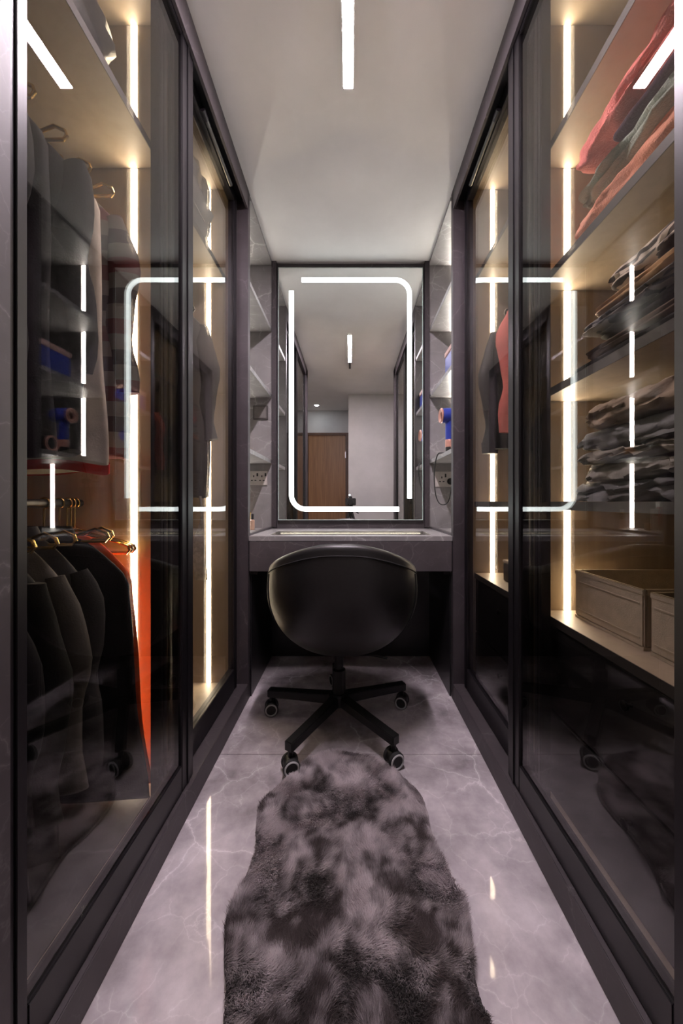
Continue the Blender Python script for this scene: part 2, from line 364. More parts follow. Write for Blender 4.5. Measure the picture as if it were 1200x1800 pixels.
# ------------------------------------------------------------------ vanity desk
dk = empty('vanity_desk', (0, 1.9, 0.0), 'built-in dark stone vanity desk with one wide drawer below the mirror', 'desk')
tp = MB()
gx, g0, g1 = 0.407, 1.745, 1.965; d0, d1 = DZ - 0.024, DZ - 0.001
tp.box(-XW, XW, YC, g0, d0, d1); tp.box(-XW, XW, g1, 2.154, d0, d1); tp.box(-XW, -gx, g0, g1, d0, d1); tp.box(gx, XW, g0, g1, d0, d1)
obj('desktop', tp, 'niche', dk)
gl = bx('glass_inset', -gx + 0.001, gx - 0.001, g0 + 0.001, g1 - 0.001, d1 - 0.006, d1 - 0.0005, 'clear', dk)
bx('inset_tray', -gx, gx, g0, g1, 0.715, 0.727, 'taupe', dk)
bx('led_strip', -0.39, 0.39, 1.935, 1.953, d1 - 0.013, d1 - 0.008, 'led_desk', dk)
dw = bx('drawer', -XW + 0.003, XW - 0.003, YC - 0.004, YC + 0.016, 0.615, 0.758, 'stone', dk, bevel=0.0015)
bx('drawer_box', -XW + 0.03, XW - 0.03, YC + 0.018, g0 - 0.002, 0.63, d0 - 0.0003, 'dark', dk)
for s in (-1, 1):
    bx('side_panel', s * 0.484, s * 0.489, YC + 0.022, 2.154, 0.0, 0.60, 'dark', dk)
    bx('drawer_runner', s * 0.45, s * 0.483, YC + 0.005, 2.0, 0.600, 0.614, 'black', dk)
bx('back_panel', -0.483, 0.483, 2.135, 2.150, 0.0, 0.72, 'dark', dk)

# ------------------------------------------------------------------ mirror
mz0, mz1 = P(0, 913, YB).z, P(0, 475, YB).z
mr = empty('vanity_mirror', (0, YB - 0.012, mz0), 'tall wall mirror with rounded glowing light bands above the vanity desk', 'mirror')
mx = 0.447
bx('mirror_glass', -mx, mx, YB - 0.020, YB - 0.014, mz0, mz1, 'mirror', mr)
bx('backing', -mx + 0.01, mx - 0.01, YB - 0.014, YB, mz0 + 0.01, mz1 - 0.01, 'greyplastic', mr)
rim = MB(); e = 0.0035
for a, b_, c, d in ((-mx - e, mx + e, mz0 - e, mz0), (-mx - e, mx + e, mz1, mz1 + e), (-mx - e, -mx, mz0, mz1), (mx, mx + e, mz0, mz1)): rim.box(a, b_, YB - 0.021, YB - 0.012, c, d)
obj('polished_edge', rim, plain('pale_green_glass_edge', (0.55, 0.66, 0.62), 0.2), mr)
def band(pts, wd, name):
    """flat band of constant width along a polyline in the mirror plane"""
    v = []; nP = len(pts)
    for i, (x, z) in enumerate(pts):
        a = pts[max(i - 1, 0)]; b_ = pts[min(i + 1, nP - 1)]
        dx, dz = b_[0] - a[0], b_[1] - a[1]; l = math.hypot(dx, dz); nx, nz = -dz / l, dx / l
        for q, yy in ((1, -0.0215), (-1, -0.0215), (-1, -0.0195), (1, -0.0195)): v.append((x + nx * q * wd / 2, YB + yy, z + nz * q * wd / 2))
    mb = MB(); mb.rings([v[i * 4:i * 4 + 4] for i in range(nP)]); return obj(name, mb, 'led_mirror', mr)
def pz(px, py): p = P(px, py, YB - 0.02); return (p.x, p.z)
R_ = 0.09
zt, zb = pz(0, 492)[1], pz(0, 895)[1]; xr, xl = pz(719.5, 0)[0], pz(512, 0)[0]
arc = lambda cx, cz, a0, a1: [(cx + R_ * math.cos(math.radians(a)), cz + R_ * math.sin(math.radians(a))) for a in np.linspace(a0, a1, 14)]
band([(pz(530, 0)[0], zt)] + arc(xr - R_, zt - R_, 90, 0) + [(xr, pz(0, 876)[1])], 0.029, 'light_band')
band([(xl, pz(0, 511)[1])] + arc(xl + R_, zb + R_, 180, 270) + [(pz(701, 0)[0], zb)], 0.029, 'light_band')

# ------------------------------------------------------------------ desk chair
CX, CY = -0.050, 1.484
ch = empty('desk_chair', (CX, CY, 0), 'black leather bucket desk chair on a five-armed castor base', 'chair')
def sm(a, b_, x): x = max(0, min(1, (x - a) / (b_ - a))); return x * x * (3 - 2 * x)
def rimz(th):
    a = abs(th)
    return 0.798 - 0.125 * sm(6, 95, a) - 0.20 * sm(95, 160, a)
Z0, RX, RY = 0.312, 0.307, 0.268
shell = MB(); rings = []; NT = 72
prof = [(t_, None) for t_ in np.linspace(0.06, 1.0, 18)]
def outer(th, t_):
    hz = rimz(th) - Z0 - 0.02; a = math.radians(th)
    if t_ < 0.8: ph = t_ / 0.8 * math.pi / 2; r, z = math.sin(ph), 0.78 * hz * (1 - math.cos(ph))
    else: r, z = 1.0 - 0.02 * ((t_ - 0.8) / 0.2) ** 2, 0.78 * hz + 0.22 * hz * (t_ - 0.8) / 0.2
    # squarish plan: superellipse
    c, s_ = math.cos(a), math.sin(a); k = (abs(c) ** 2.6 + abs(s_) ** 2.6) ** (-1 / 2.6)
    return r * k, z + Z0, c, s_
def pt(th, r, z): a = math.radians(th); return (CX + 0.017 + RX * r * math.sin(a), CY - 0.01 - RY * r * math.cos(a), z)
ths = [-180 + 360 * i / NT for i in range(NT)]
for t_ in np.linspace(0.05, 1.0, 20):
    rings.append([pt(th, *outer(th, t_)[:2]) for th in ths])
for a in np.linspace(15, 165, 8):                           # rolled rim
    ring = []
    for th in ths:
        r, z, c, s_ = outer(th, 1.0); ring.append(pt(th, r - 0.075 * (1 - math.cos(math.radians(a))), z + 0.022 * math.sin(math.radians(a))))
    rings.append(ring)
for q in np.linspace(0.15, 1, 8):
    ring = []
    for th in ths:
        r, z, c, s_ = outer(th, 1.0); zt_ = 0.455
        ring.append(pt(th, r - 0.15 - 0.10 * q * q, min(z, z + (zt_ - z) * q)))
    rings.append(ring)
for q in (0.5, 0.2): rings.append([pt(th, 0.7 * q, 0.452) for th in ths])
obj('seat_shell', shell.rings(rings), 'leather', ch, smooth=True, angle=80)
cu = MB(); cu.rings([[pt(th, r, z) for th in ths] for r, z in ((0.60, 0.457), (0.69, 0.465), (0.70, 0.48), (0.66, 0.497), (0.4, 0.503), (0.1, 0.505))])
obj('seat_cushion', cu, 'leather', ch, smooth=True, angle=80)
sp = [pt(th, outer(th, 0.965)[0] * 1.002, outer(th, 0.965)[1]) for th in np.linspace(-160, 160, 60)]
obj('piping', MB().tube(sp, 0.0028, 6), 'seam', ch, smooth=True)
for s in (-1, 1):
    obj('piping', MB().tube([pt(s * 60, outer(60, t_)[0] * 1.003, outer(60, t_)[1]) for t_ in np.linspace(0.2, 0.945, 18)], 0.0026, 6), 'seam', ch, smooth=True)
obj('gas_column', MB().lathe([(0.028, 0.09), (0.028, 0.235), (0.019, 0.24), (0.019, 0.315), (0.06, 0.32), (0.06, 0.335)], (CX, CY, 0), n=20), 'chairmetal', ch, smooth=True)
obj('hub', MB().lathe([(0.036, 0.088), (0.042, 0.094), (0.042, 0.13), (0.034, 0.138)], (CX, CY, 0), n=20), 'chairmetal', ch, smooth=True)
obj('height_lever', MB().tube([(CX + 0.05, CY - 0.03, 0.318), (CX + 0.16, CY - 0.06, 0.318), (CX + 0.2, CY - 0.07, 0.312)], 0.005, 6), 'black', ch, smooth=True)
for k in range(5):
    a = math.radians(95 + 72 * k); ca, sa = math.cos(a), math.sin(a)
    T = lambda p: (CX + p[0] * ca - p[1] * sa, CY + p[0] * sa + p[1] * ca, p[2])
    arm = MB(); rr = []
    for r, hw, z0, z1 in ((0.03, 0.020, 0.090, 0.132), (0.18, 0.018, 0.086, 0.122), (0.325, 0.017, 0.080, 0.114)):
        rr.append([T((r, -hw, z0)), T((r, hw, z0)), T((r, hw, z1)), T((r, -hw, z1))])
    leg = obj('leg', arm.rings(rr), 'chairmetal', ch, bevel=0.003)
    ar = math.radians(random.Random(k).uniform(-70, -40) if k else -60)      # castor swivel
    ar = math.radians((-65, 10, 200, 205, 160)[k])
    c0 = Vector(T((0.312, 0, 0))); dx, dy = math.cos(ar), math.sin(ar); ax, ay = -dy, dx
    cst = obj('castor', MB().tube([(c0.x, c0.y, 0.055), (c0.x, c0.y, 0.082)], 0.009, 10).tube([(c0.x - ax * 0.012, c0.y - ay * 0.012, 0.034), (c0.x + ax * 0.012, c0.y + ay * 0.012, 0.034)], 0.026, 16), 'chairmetal', leg, smooth=True)
    for q in (-1, 1):
        wc = Vector((c0.x + ax * 0.018 * q, c0.y + ay * 0.018 * q, 0.0305)); wd = Vector((ax, ay, 0)) * q
        obj('wheel', MB().tube([wc - wd * 0.007, wc - wd * 0.004, wc + wd * 0.005, wc + wd * 0.008], [0.026, 0.0300, 0.0300, 0.027], 22), 'rubber', cst if False else leg, smooth=True)
        ring = []; u1 = Vector((0, 0, 1)); u2 = Vector((dx, dy, 0))
        obj('wheel_rim', MB().tube([wc + wd * 0.0085 + (u1 * math.cos(b_) + u2 * math.sin(b_)) * 0.0235 for b_ in np.linspace(0, 2 * math.pi, 25)], 0.0034, 6), 'greyplastic', leg, smooth=True)

# ------------------------------------------------------------------ sheepskin rug
FLZ = 0.022
def fp(px, py): d = F * (CZ - FLZ) / (py - VY); return ((px - VX) * d / F, d)
left = [(600, 1312), (548, 1322), (510, 1354), (460, 1393), (444, 1440), (448, 1482), (436, 1512), (412, 1562), (391, 1612), (386, 1680), (392, 1740), (381, 1800)]
right = [(652, 1322), (700, 1352), (744, 1385), (757, 1428), (763, 1472), (790, 1520), (821, 1572), (834, 1640), (838, 1700), (853, 1756), (876, 1800)]
L = [fp(*p) for p in left]; R = [fp(*p) for p in right]
tail_l = [(-0.175, 0.56), (-0.185, 0.50), (-0.165, 0.44), (-0.10, 0.40), (0.0, 0.385)]; tail_r = [(0.19, 0.56), (0.195, 0.50), (0.17, 0.44), (0.11, 0.40)]
poly = L + tail_l + list(reversed(R + tail_r))
def smooth_poly(p, it=2):
    for _ in range(it):
        q = []
        for i in range(len(p)):
            a, b_ = p[i], p[(i + 1) % len(p)]
            q += [(0.75 * a[0] + 0.25 * b_[0], 0.75 * a[1] + 0.25 * b_[1]), (0.25 * a[0] + 0.75 * b_[0], 0.25 * a[1] + 0.75 * b_[1])]
        p = q
    return p
poly = smooth_poly(poly)
cxp = sum(p[0] for p in poly) / len(poly); cyp = sum(p[1] for p in poly) / len(poly)
pa = np.array(poly)
def inside(x, y, pa):
    x2, y2 = np.roll(pa[:, 0], -1), np.roll(pa[:, 1], -1); c = np.zeros(len(x), bool)
    for a, b_, c_, d in zip(pa[:, 0], pa[:, 1], x2, y2):
        if b_ == d: continue
        c ^= ((b_ > y) != (d > y)) & (x < (c_ - a) * (y - b_) / (d - b_) + a)
    return c
rg = empty('sheepskin_rug', (cxp, cyp, 0), 'mottled grey sheepskin rug lying on the marble floor', 'rug')
hide = MB(); sh_ = lambda k, z: [(cxp + (x - cxp) * k, cyp + (y - cyp) * k, z) for x, y in poly]
hide.rings([sh_(0.97, 0.001), sh_(0.975, 0.006), sh_(0.95, 0.012), sh_(0.5, 0.013)])
M['hide'] = plain('grey_hide', (0.06, 0.052, 0.054), 0.9)
obj('hide', hide, 'hide', rg, smooth=True)
rng = np.random.default_rng(5)
NS = 210000
X = rng.uniform(pa[:, 0].min(), pa[:, 0].max(), int(NS * 1.7)); Y = rng.uniform(pa[:, 1].min(), pa[:, 1].max(), int(NS * 1.7))
ok = inside(X, Y, (pa - [cxp, cyp]) * 0.975 + [cxp, cyp]); X, Y = X[ok][:NS], Y[ok][:NS]; n_ = len(X)
# smooth field on a coarse grid -> lay direction and colour of the wool
gx_ = np.linspace(pa[:, 0].min() - .01, pa[:, 0].max() + .01, 90); gy_ = np.linspace(pa[:, 1].min() - .01, pa[:, 1].max() + .01, 130)
def field(s, o, oct_=2): return np.array([[noise.fractal((x * s + o, y * s - o, o * .7), 1.0, 2.0, oct_) for x in gx_] for y in gy_])
def samp(fd):
    u = (X - gx_[0]) / (gx_[1] - gx_[0]); v = (Y - gy_[0]) / (gy_[1] - gy_[0]); i = u.astype(int).clip(0, 88); j = v.astype(int).clip(0, 128); u -= i; v -= j
    return fd[j, i] * (1 - u) * (1 - v) + fd[j, i + 1] * u * (1 - v) + fd[j + 1, i] * (1 - u) * v + fd[j + 1, i + 1] * u * v
f1, f2, f3, f4 = samp(field(7, 3.1)), samp(field(7, 9.7)), samp(field(9, 17.3, 4)), samp(field(34, 5.5, 3))
ang = f1 * 5.0 + rng.normal(0, 0.35, n_); lay = 0.007 + 0.007 * np.abs(f2) + rng.normal(0, 0.002, n_)
ln = rng.uniform(0.012, 0.018, n_) * (1 + 0.35 * f2)
dx, dy = np.cos(ang) * lay, np.sin(ang) * lay
sa = rng.uniform(0, math.pi, n_); wx, wy = np.cos(sa) * 0.00075, np.sin(sa) * 0.00075
z0 = np.full(n_, 0.009)
V = np.empty((n_, 5, 3))
V[:, 0] = np.stack([X - wx, Y - wy, z0], 1); V[:, 1] = np.stack([X + wx, Y + wy, z0], 1)
V[:, 2] = np.stack([X + dx * .45 + wx * .8, Y + dy * .45 + wy * .8, z0 + ln * .62], 1); V[:, 3] = np.stack([X + dx * .45 - wx * .8, Y + dy * .45 - wy * .8, z0 + ln * .62], 1)
V[:, 4] = np.stack([X + dx * 1.3, Y + dy * 1.3, z0 + ln], 1)
dark = np.clip(0.38 + 0.95 * f3 + 0.75 * f4 + 0.42 * np.clip((1.0 - Y) / 0.35, -1, 1) * 1.0 + rng.normal(0, .1, n_), 0, 1)
c_lt, c_dk = np.array([0.54, 0.475, 0.487]), np.array([0.050, 0.037, 0.036])
colr = c_lt * (1 - dark)[:, None] + c_dk * dark[:, None]
me = bpy.data.meshes.new('pile'); base = V.reshape(-1, 3) - np.array([cxp, cyp, 0])
me.vertices.add(n_ * 5); me.vertices.foreach_set('co', base.ravel())
k5 = np.arange(n_)[:, None] * 5
loops = np.concatenate([k5 + [0, 1, 2, 3], k5 + [3, 2, 4]], 1).ravel()
me.loops.add(n_ * 7); me.loops.foreach_set('vertex_index', loops)
st = (np.arange(n_)[:, None] * 7 + [0, 4]).ravel(); me.polygons.add(n_ * 2); me.polygons.foreach_set('loop_start', st)
me.update(calc_edges=True); me.validate()
ca = me.color_attributes.new('wool', 'FLOAT_COLOR', 'POINT')
ca.data.foreach_set('color', np.repeat(np.concatenate([colr, np.ones((n_, 1))], 1), 5, axis=0).ravel())
m, nt, b = nodes('grey_wool'); at = N(nt, 'ShaderNodeAttribute', attribute_name='wool'); nt.links.new(at.outputs['Color'], b.inputs['Base Color'])
b.inputs['Roughness'].default_value = 0.7; b.inputs['Specular IOR Level'].default_value = 0.25; b.inputs['Sheen Weight'].default_value = 0.15
me.materials.append(m)
o = bpy.data.objects.new('pile', me); COL.objects.link(o); o.parent = rg; tag(o, kind='stuff'); WL[o] = WL[rg]

# ------------------------------------------------------------------ hanging clothes
def cloth(name, col, rough=0.85, bump=0.25, var=0.2): return plain(name, col, rough, 0, var, 14, bump, 260, 0.3, 0.0)
def garment(name, label, cat, s, y, zs, halfw, length, thick, mat, cx=GX, sleeve=0.0, seed=0, flare=0.0, group=None, trim=None, neck=0.055, cuff=None):
    rnd = random.Random(seed); ph = [rnd.uniform(0, 6.28) for _ in range(6)]; mb = MB(); rs = []; NA = 56
    lev = [0, 0.012, 0.03, 0.05, 0.075, 0.1, 0.13] + list(np.linspace(0.17, length, 16))
    def hw(h):
        a = neck + (halfw - neck) * min(1, (h / 0.115)) ** 0.72
        return a * (1 + flare * max(0, h - 0.15) / length)
    def off(h): return 0.15 * thick * math.sin(h * 5 + ph[0]) * min(1, h / 0.3)
    for h in lev:
        g = min(1, h / length); ring = []
        for k in range(NA):
            a = 2 * math.pi * k / NA; c, s_ = math.cos(a), math.sin(a)
            w_ = hw(h); t_ = thick * (0.35 + 0.65 * min(1, h / 0.10)) * (1 - 0.25 * g)
            fold = 1 + (0.16 * math.sin(5 * a + ph[1] + h * 2) + 0.13 * math.sin(9 * a + ph[2] - h * 3) + 0.10 * math.sin(3 * a + ph[3] + h * 6)) * (0.25 + 0.9 * g)
            x = w_ * math.copysign(abs(c) ** 0.8, c) * (1 + 0.035 * math.sin(h * 13 + ph[4]) * g); yy = t_ * math.copysign(abs(s_) ** 0.75, s_) * fold
            ring.append((s * cx + x, y + yy + off(h), zs - h + 0.008 * math.sin(3 * a + ph[5]) * (g > 0.95)))
        rs.append(ring)
    mb.rings(rs); o = obj(name, mb, mat, None, smooth=True, angle=70, label=label, cat=cat, group=group)
    if trim:
        tr = []
        for h in (length - 0.022, length - 0.012, length + 0.004):
            g = 1; ring = []
            for (x, yy, z) in rs[-1]: ring.append((s * cx + (x - s * cx) * 1.02, y + (yy - y) * 1.06, z + (length - h)))
            tr.append(ring)
        obj('hem_trim', MB().rings(tr, False, False), trim, o, smooth=True)
    if sleeve:
        for q in (-1, 1):
            pts = []; rad = []
            for i in range(14):
                u = i / 13; hh = 0.085 + sleeve * u
                pts.append((s * cx + q * (halfw * 0.90 + 0.018 * math.sin(min(1, u * 2) * 1.5) + 0.012 * math.sin(u * 9 + ph[1])), y + 0.2 * thick * math.sin(u * 5 + ph[2]), zs - hh))
                rad.append((0.047 - 0.012 * u) * (1 + 0.07 * math.sin(u * 21 + ph[3])) * (0.55 + 0.45 * min(1, u * 5)))
            sl = obj('sleeve', MB().tube(pts, rad, 18, min(0.8, thick / 0.047)), mat, o, smooth=True, angle=70)
            if cuff: obj('cuff', MB().tube([Vector(pts[-1]) + Vector((0, 0, 0.012)), Vector(pts[-1]) - Vector((0, 0, 0.035))], [rad[-1] * 1.04, rad[-1] * 0.92], 18, min(0.8, thick / 0.047)), cuff, sl, smooth=True)
    if cat in ('jacket', 'coat', 'shirt'):
        c_ = MB(); rr = []
        for r, z in ((neck * 1.0, -0.012), (neck * 1.06, 0.01), (neck * 0.9, 0.028), (neck * 0.82, 0.012)):
            rr.append([(s * cx + r * math.cos(2 * math.pi * k / 24), y + min(0.62, 1.1 * thick / neck) * r * math.sin(2 * math.pi * k / 24), zs + z) for k in range(24)])
        obj('collar', c_.rings(rr, False, False), mat, o, smooth=True, angle=70)
    return o
def hanger(label, s, y, zrail, mat='gold', cx=GX, halfw=0.172, drop=0.115, group=None, tilt=0.0, x_off=0.0):
    h = empty('clothes_hanger', (s * cx, y, zrail - drop - 0.055), label, 'hanger', group)
    X0 = s * cx + x_off
    hk = [(X0, y + tilt, zrail - 0.075)] + [(X0 + 0.0145 * math.cos(a), y + tilt * 0.5, zrail + 0.0145 * math.sin(a)) for a in np.linspace(-1.5, 3.6, 14)]
    obj('hook', MB().tube(hk, 0.0026, 6), mat, h, smooth=True)
    zb_ = zrail - drop - 0.055; za = zrail - 0.075
    ar = [(X0, y, za), (X0 + halfw * 0.35, y, za - 0.022), (X0 + halfw * 0.8, y, zb_ + 0.02), (X0 + halfw * 0.97, y, zb_ + 0.008), (X0 + halfw, y, zb_ - 0.004), (X0 + halfw * 0.95, y, zb_ - 0.014), (X0, y, zb_ - 0.016), (X0 - halfw * 0.95, y, zb_ - 0.014), (X0 - halfw, y, zb_ - 0.004), (X0 - halfw * 0.97, y, zb_ + 0.008), (X0 - halfw * 0.8, y, zb_ + 0.02), (X0 - halfw * 0.35, y, za - 0.022), (X0, y, za)]
    obj('arms', MB().tube(ar, 0.0042, 8), mat, h, smooth=True)
    return h
blackc = cloth('black_wool_cloth', (0.008, 0.008, 0.0085)); char = cloth('charcoal_cloth', (0.011, 0.0107, 0.011)); greyc = cloth('grey_cloth', (0.05, 0.049, 0.047))
olive = cloth('olive_cloth', (0.026, 0.026, 0.020)); navy = cloth('navy_cloth', (0.015, 0.017, 0.03)); cream = cloth('cream_cloth', (0.50, 0.43, 0.34)); oat = cloth('oatmeal_cloth', (0.13, 0.12, 0.10))
orange = cloth('orange_cloth', (0.62, 0.085, 0.02)); redc = cloth('red_cloth', (0.50, 0.02, 0.015)); coral = cloth('coral_fleece', (0.82, 0.24, 0.20), 0.9, 0.4)
stripe = striped('red_striped_cloth', [(0.11, 0.018, 0.016), (0.15, 0.12, 0.10), (0.035, 0.015, 0.015), (0.15, 0.12, 0.10)], 0.17, wob=0.02)
def gap(arr, i):
    ys = [a[0] for a in arr]; return 0.31 * min([abs(ys[i] - q) for k, q in enumerate(ys) if k != i] + [0.11])
GU, GL = 'clothes on the upper rail of the two-row bay', 'clothes on the lower rail of the two-row bay'
up = [(0.542, 1.854, 0.181, 0.759, 0.050, blackc, 'jacket', 'black jacket on the upper rail, at the end beside the entrance', 0.55, None),
      (0.651, 1.854, 0.185, 0.777, 0.048, char, 'jacket', 'charcoal padded jacket on the upper rail next to the black jacket', 0.56, None),
      (0.750, 1.854, 0.181, 0.759, 0.040, blackc, 'coat', 'plain black coat in the middle of the upper rail', 0.0, None),
      (0.840, 1.854, 0.176, 0.741, 0.040, char, 'shirt', 'dark charcoal shirt on the upper rail beside the cream top', 0.5, None),
      (0.922, 1.854, 0.172, 0.777, 0.035, cream, 'dress', 'cream top with red hem trim on the upper rail', 0.0, redc),
      (0.994, 1.845, 0.185, 0.723, 0.035, stripe, 'shirt', 'red and white striped long-sleeved shirt nearest the lit panel', 0.5, None)]
for i, (y, zs, hw_, ln_, th_, mt, cat, lab, sl, tr) in enumerate(up):
    th_ = gap(up, i)
    garment('hanging_' + cat, lab, cat, -1, y, zs, hw_, ln_ + 0.045, th_, mt, sleeve=sl, seed=i + 1, flare=0.12, group=GU, trim=tr)
    hanger('brass hanger on the upper rail holding the ' + ('black jacket', 'charcoal padded jacket', 'plain black coat', 'dark charcoal shirt', 'cream top', 'red striped shirt')[i], -1, y, RU, halfw=hw_ * 0.86, drop=0.035)
low = [(0.506, 0.855, 0.181, 0.560, 0.045, navy, 'jacket', 'navy jacket on the lower rail, at the end beside the entrance', 0.5),
       (0.596, 0.855, 0.185, 0.705, 0.045, blackc, 'coat', 'long black coat on the lower rail, second in the row', 0.55),
       (0.678, 0.855, 0.185, 0.687, 0.042, blackc, 'jacket', 'black jacket on the lower rail beside the olive coat', 0.5),
       (0.750, 0.860, 0.181, 0.687, 0.036, olive, 'coat', 'dark olive coat on the lower rail', 0.52),
       (0.813, 0.860, 0.176, 0.560, 0.034, oat, 'shirt', 'oatmeal shirt with long sleeves on the lower rail', 0.5),
       (0.872, 0.860, 0.172, 0.542, 0.030, greyc, 'shirt', 'grey hooded top on the lower rail beside the oatmeal shirt', 0.48),
       (0.949, 0.855, 0.205, 0.714, 0.028, char, 'coat', 'charcoal long coat on the lower rail next to the orange dress', 0.0),
       (0.998, 0.851, 0.180, 0.714, 0.016, orange, 'dress', 'bright orange dress on the lower rail beside the lit panel', 0.0)]
for i, (y, zs, hw_, ln_, th_, mt, cat, lab, sl) in enumerate(low):
    th_ = gap(low, i)
    garment('hanging_' + cat, lab, cat, -1, y, zs, hw_, ln_, th_, mt, sleeve=sl, seed=i + 31, flare=(0.36 if i == 7 else 0.30) if i > 5 else 0.16, cx=(0.808 if i == 7 else 0.812) if i > 5 else GX, group=GL)
    hanger('brass hanger on the lower rail holding the ' + ('navy jacket', 'long black coat', 'black jacket', 'dark olive coat', 'oatmeal shirt', 'grey hooded top', 'charcoal long coat', 'orange dress')[i], -1, y, RL, halfw=hw_ * 0.86, drop=0.035)
for i, y in enumerate((1.026, 1.040, 1.054)):
    hanger(('empty brass hanger right behind the orange dress', 'middle one of the three empty brass hangers', 'empty brass hanger closest to the lit panel')[i], -1, y, RL, halfw=0.185, drop=0.08, group='empty brass hangers on the lower rail')
# far left bay
fl_ = [(1.193, 1.808, 0.181, 0.723, 0.050, blackc, 'jacket', 'black jacket in the coat bay, first from the dividing panel', 0.5),
       (1.310, 1.808, 0.185, 0.858, 0.050, blackc, 'coat', 'long black coat in the coat bay beside the grey coat', 0.0),
       (1.419, 1.808, 0.181, 0.886, 0.045, char, 'coat', 'charcoal coat in the coat bay, second from the vanity', 0.0),
       (1.518, 1.804, 0.181, 0.831, 0.042, cloth('slate_cloth', (0.11, 0.105, 0.10)), 'coat', 'long slate grey coat hanging closest to the vanity', 0.5)]
for i, (y, zs, hw_, ln_, th_, mt, cat, lab, sl) in enumerate(fl_):
    th_ = gap(fl_, i)
    garment('hanging_' + cat, lab, cat, -1, y, zs, hw_, ln_, th_, mt, sleeve=sl, seed=i + 61, flare=0.06, cx=0.805 if i == 3 else GX, group='coats in the bay beside the vanity')
    hanger('thin dark hanger on the rail holding the ' + ('first black jacket of the coat bay', 'long black coat of the coat bay', 'charcoal coat of the coat bay', 'slate grey coat')[i], -1, y, RF, 'black', halfw=hw_ * 0.86, drop=0.035)
sc_ = MB(); rr = []
for i in range(12):
    u = i / 11; w_ = 0.004 + 0.022 * sm(0.25, 0.6, u); zc = 0.975 - 0.36 * u
    rr.append([(-0.646 + 0.006 * math.sin(u * 8) + w_ * c, 1.49 + 0.006 * math.sin(u * 6) + q, zc) for c, q in ((-1, -0.004), (0, -0.008), (1, -0.004), (1, 0.004), (0, 0.007), (-1, 0.004))])
obj('hanging_scarf', sc_.rings(rr), plain('silver_satin', (0.45, 0.42, 0.38), 0.4, 0.3, 0.3, 60, 0.5, 120), label='narrow silver scarf end dangling below the slate grey coat', cat='scarf', smooth=True)
# far right bay
fr_ = [(1.202, 1.790, 0.181, 0.542, 0.050, greyc, 'jacket', 'grey jacket in the short hanging bay, beside the dividing panel', 0.5),
       (1.283, 1.790, 0.185, 0.452, 0.045, olive, 'jacket', 'olive jacket hanging next to the coral hoodie', 0.42),
       (1.355, 1.790, 0.185, 0.470, 0.045, coral, 'hoodie', 'coral pink hoodie hanging between the olive and black jackets', 0.45),
       (1.446, 1.790, 0.181, 0.506, 0.050, blackc, 'jacket', 'black jacket hanging beside the coral hoodie', 0.5),
       (1.527, 1.781, 0.185, 0.506, 0.040, cloth('dark_grey_nylon', (0.05, 0.052, 0.055), 0.5), 'jacket', 'dark grey nylon jacket hanging closest to the vanity column', 0.5)]
for i, (y, zs, hw_, ln_, th_, mt, cat, lab, sl) in enumerate(fr_):
    th_ = gap(fr_, i)
    garment('hanging_' + cat, lab, cat, 1, y, zs, hw_, ln_, th_, mt, sleeve=sl, seed=i + 81, flare=0.05, cx=0.805 if cat == 'hoodie' else (0.80 if i == 4 else 0.825), group='short jackets above the drawers', cuff=mt)
    hanger('thin dark hanger on the rail holding the ' + ('grey jacket', 'olive jacket', 'coral hoodie', 'black jacket beside the hoodie', 'dark grey nylon jacket')[i], 1, y, RF, 'black', halfw=hw_ * 0.86, drop=0.045)

# ------------------------------------------------------------------ folded clothes, towels, bins
def folded(name, label, cat, x0, x1, y0, y1, z0, z1, mat, folds=2, seed=0, wr=0.006, group=None, dip=0.0, parent=None, taper=0.0):
    """soft folded cloth: a lofted rounded slab with a rolled front edge, fold creases and wrinkles"""
    rs = []; NY, NA = 30, 64; hx, hz = (x1 - x0) / 2, (z1 - z0) / 2; xc, zc = (x0 + x1) / 2, (z0 + z1) / 2
    for j in range(NY + 1):
        u = 0.5 - 0.5 * math.cos(math.pi * j / NY); v = y0 + (y1 - y0) * u
        e = min(1.0, (min(u, 1 - u) * (y1 - y0)) / (hz * 1.0 + 1e-6)); k = math.sqrt(max(0.02, 1 - (1 - e) ** 2))
        ring = []
        for i in range(NA):
            a = 2 * math.pi * i / NA; c, s_ = math.cos(a), math.sin(a)
            x = hx * math.copysign(abs(c) ** 0.35, c) * (0.93 + 0.07 * k); z = hz * math.copysign(abs(s_) ** 0.6, s_) * (0.10 + 0.90 * k)
            if c < 0: x += 0.010 * abs(math.sin(folds * math.pi * (z / hz * 0.5 + 0.5))) ** 0.5 * -1 + 0.010
            d = wr * noise.fractal((x * 14 + seed * 3.7, v * 14, z * 24 + seed), 0.7, 2.0, 4)
            zz = zc + z + d * 1.4 - dip * (1 - k) * 0.3 + taper * (u - 0.5)
            ring.append((xc + x + d * 2.0, v + d, min(z1, max(z0 + 0.0005, zz))))
        rs.append(ring)
    return obj(name, MB().rings(rs), mat, parent, smooth=True, angle=75, label=label, cat=cat, group=group)
towel_c = cloth('coral_towel', (0.80, 0.24, 0.21), 0.95, 0.9); towel_g = cloth('sage_towel', (0.33, 0.38, 0.32), 0.95, 0.9); towel_o = cloth('peach_towel', (0.78, 0.34, 0.22), 0.95, 0.9)
folded('folded_towel', 'peach orange towel at the bottom of the towel pile', 'towel', 0.591, 0.976, 0.470, 0.926, 1.6277, 1.6955, towel_o, 1, 1, 0.008, 'towels on the shelf')
folded('folded_towel', 'sage green towel in the middle of the towel pile', 'towel', 0.598, 0.967, 0.479, 0.917, 1.6964, 1.7678, towel_g, 2, 2, 0.012, 'towels on the shelf')
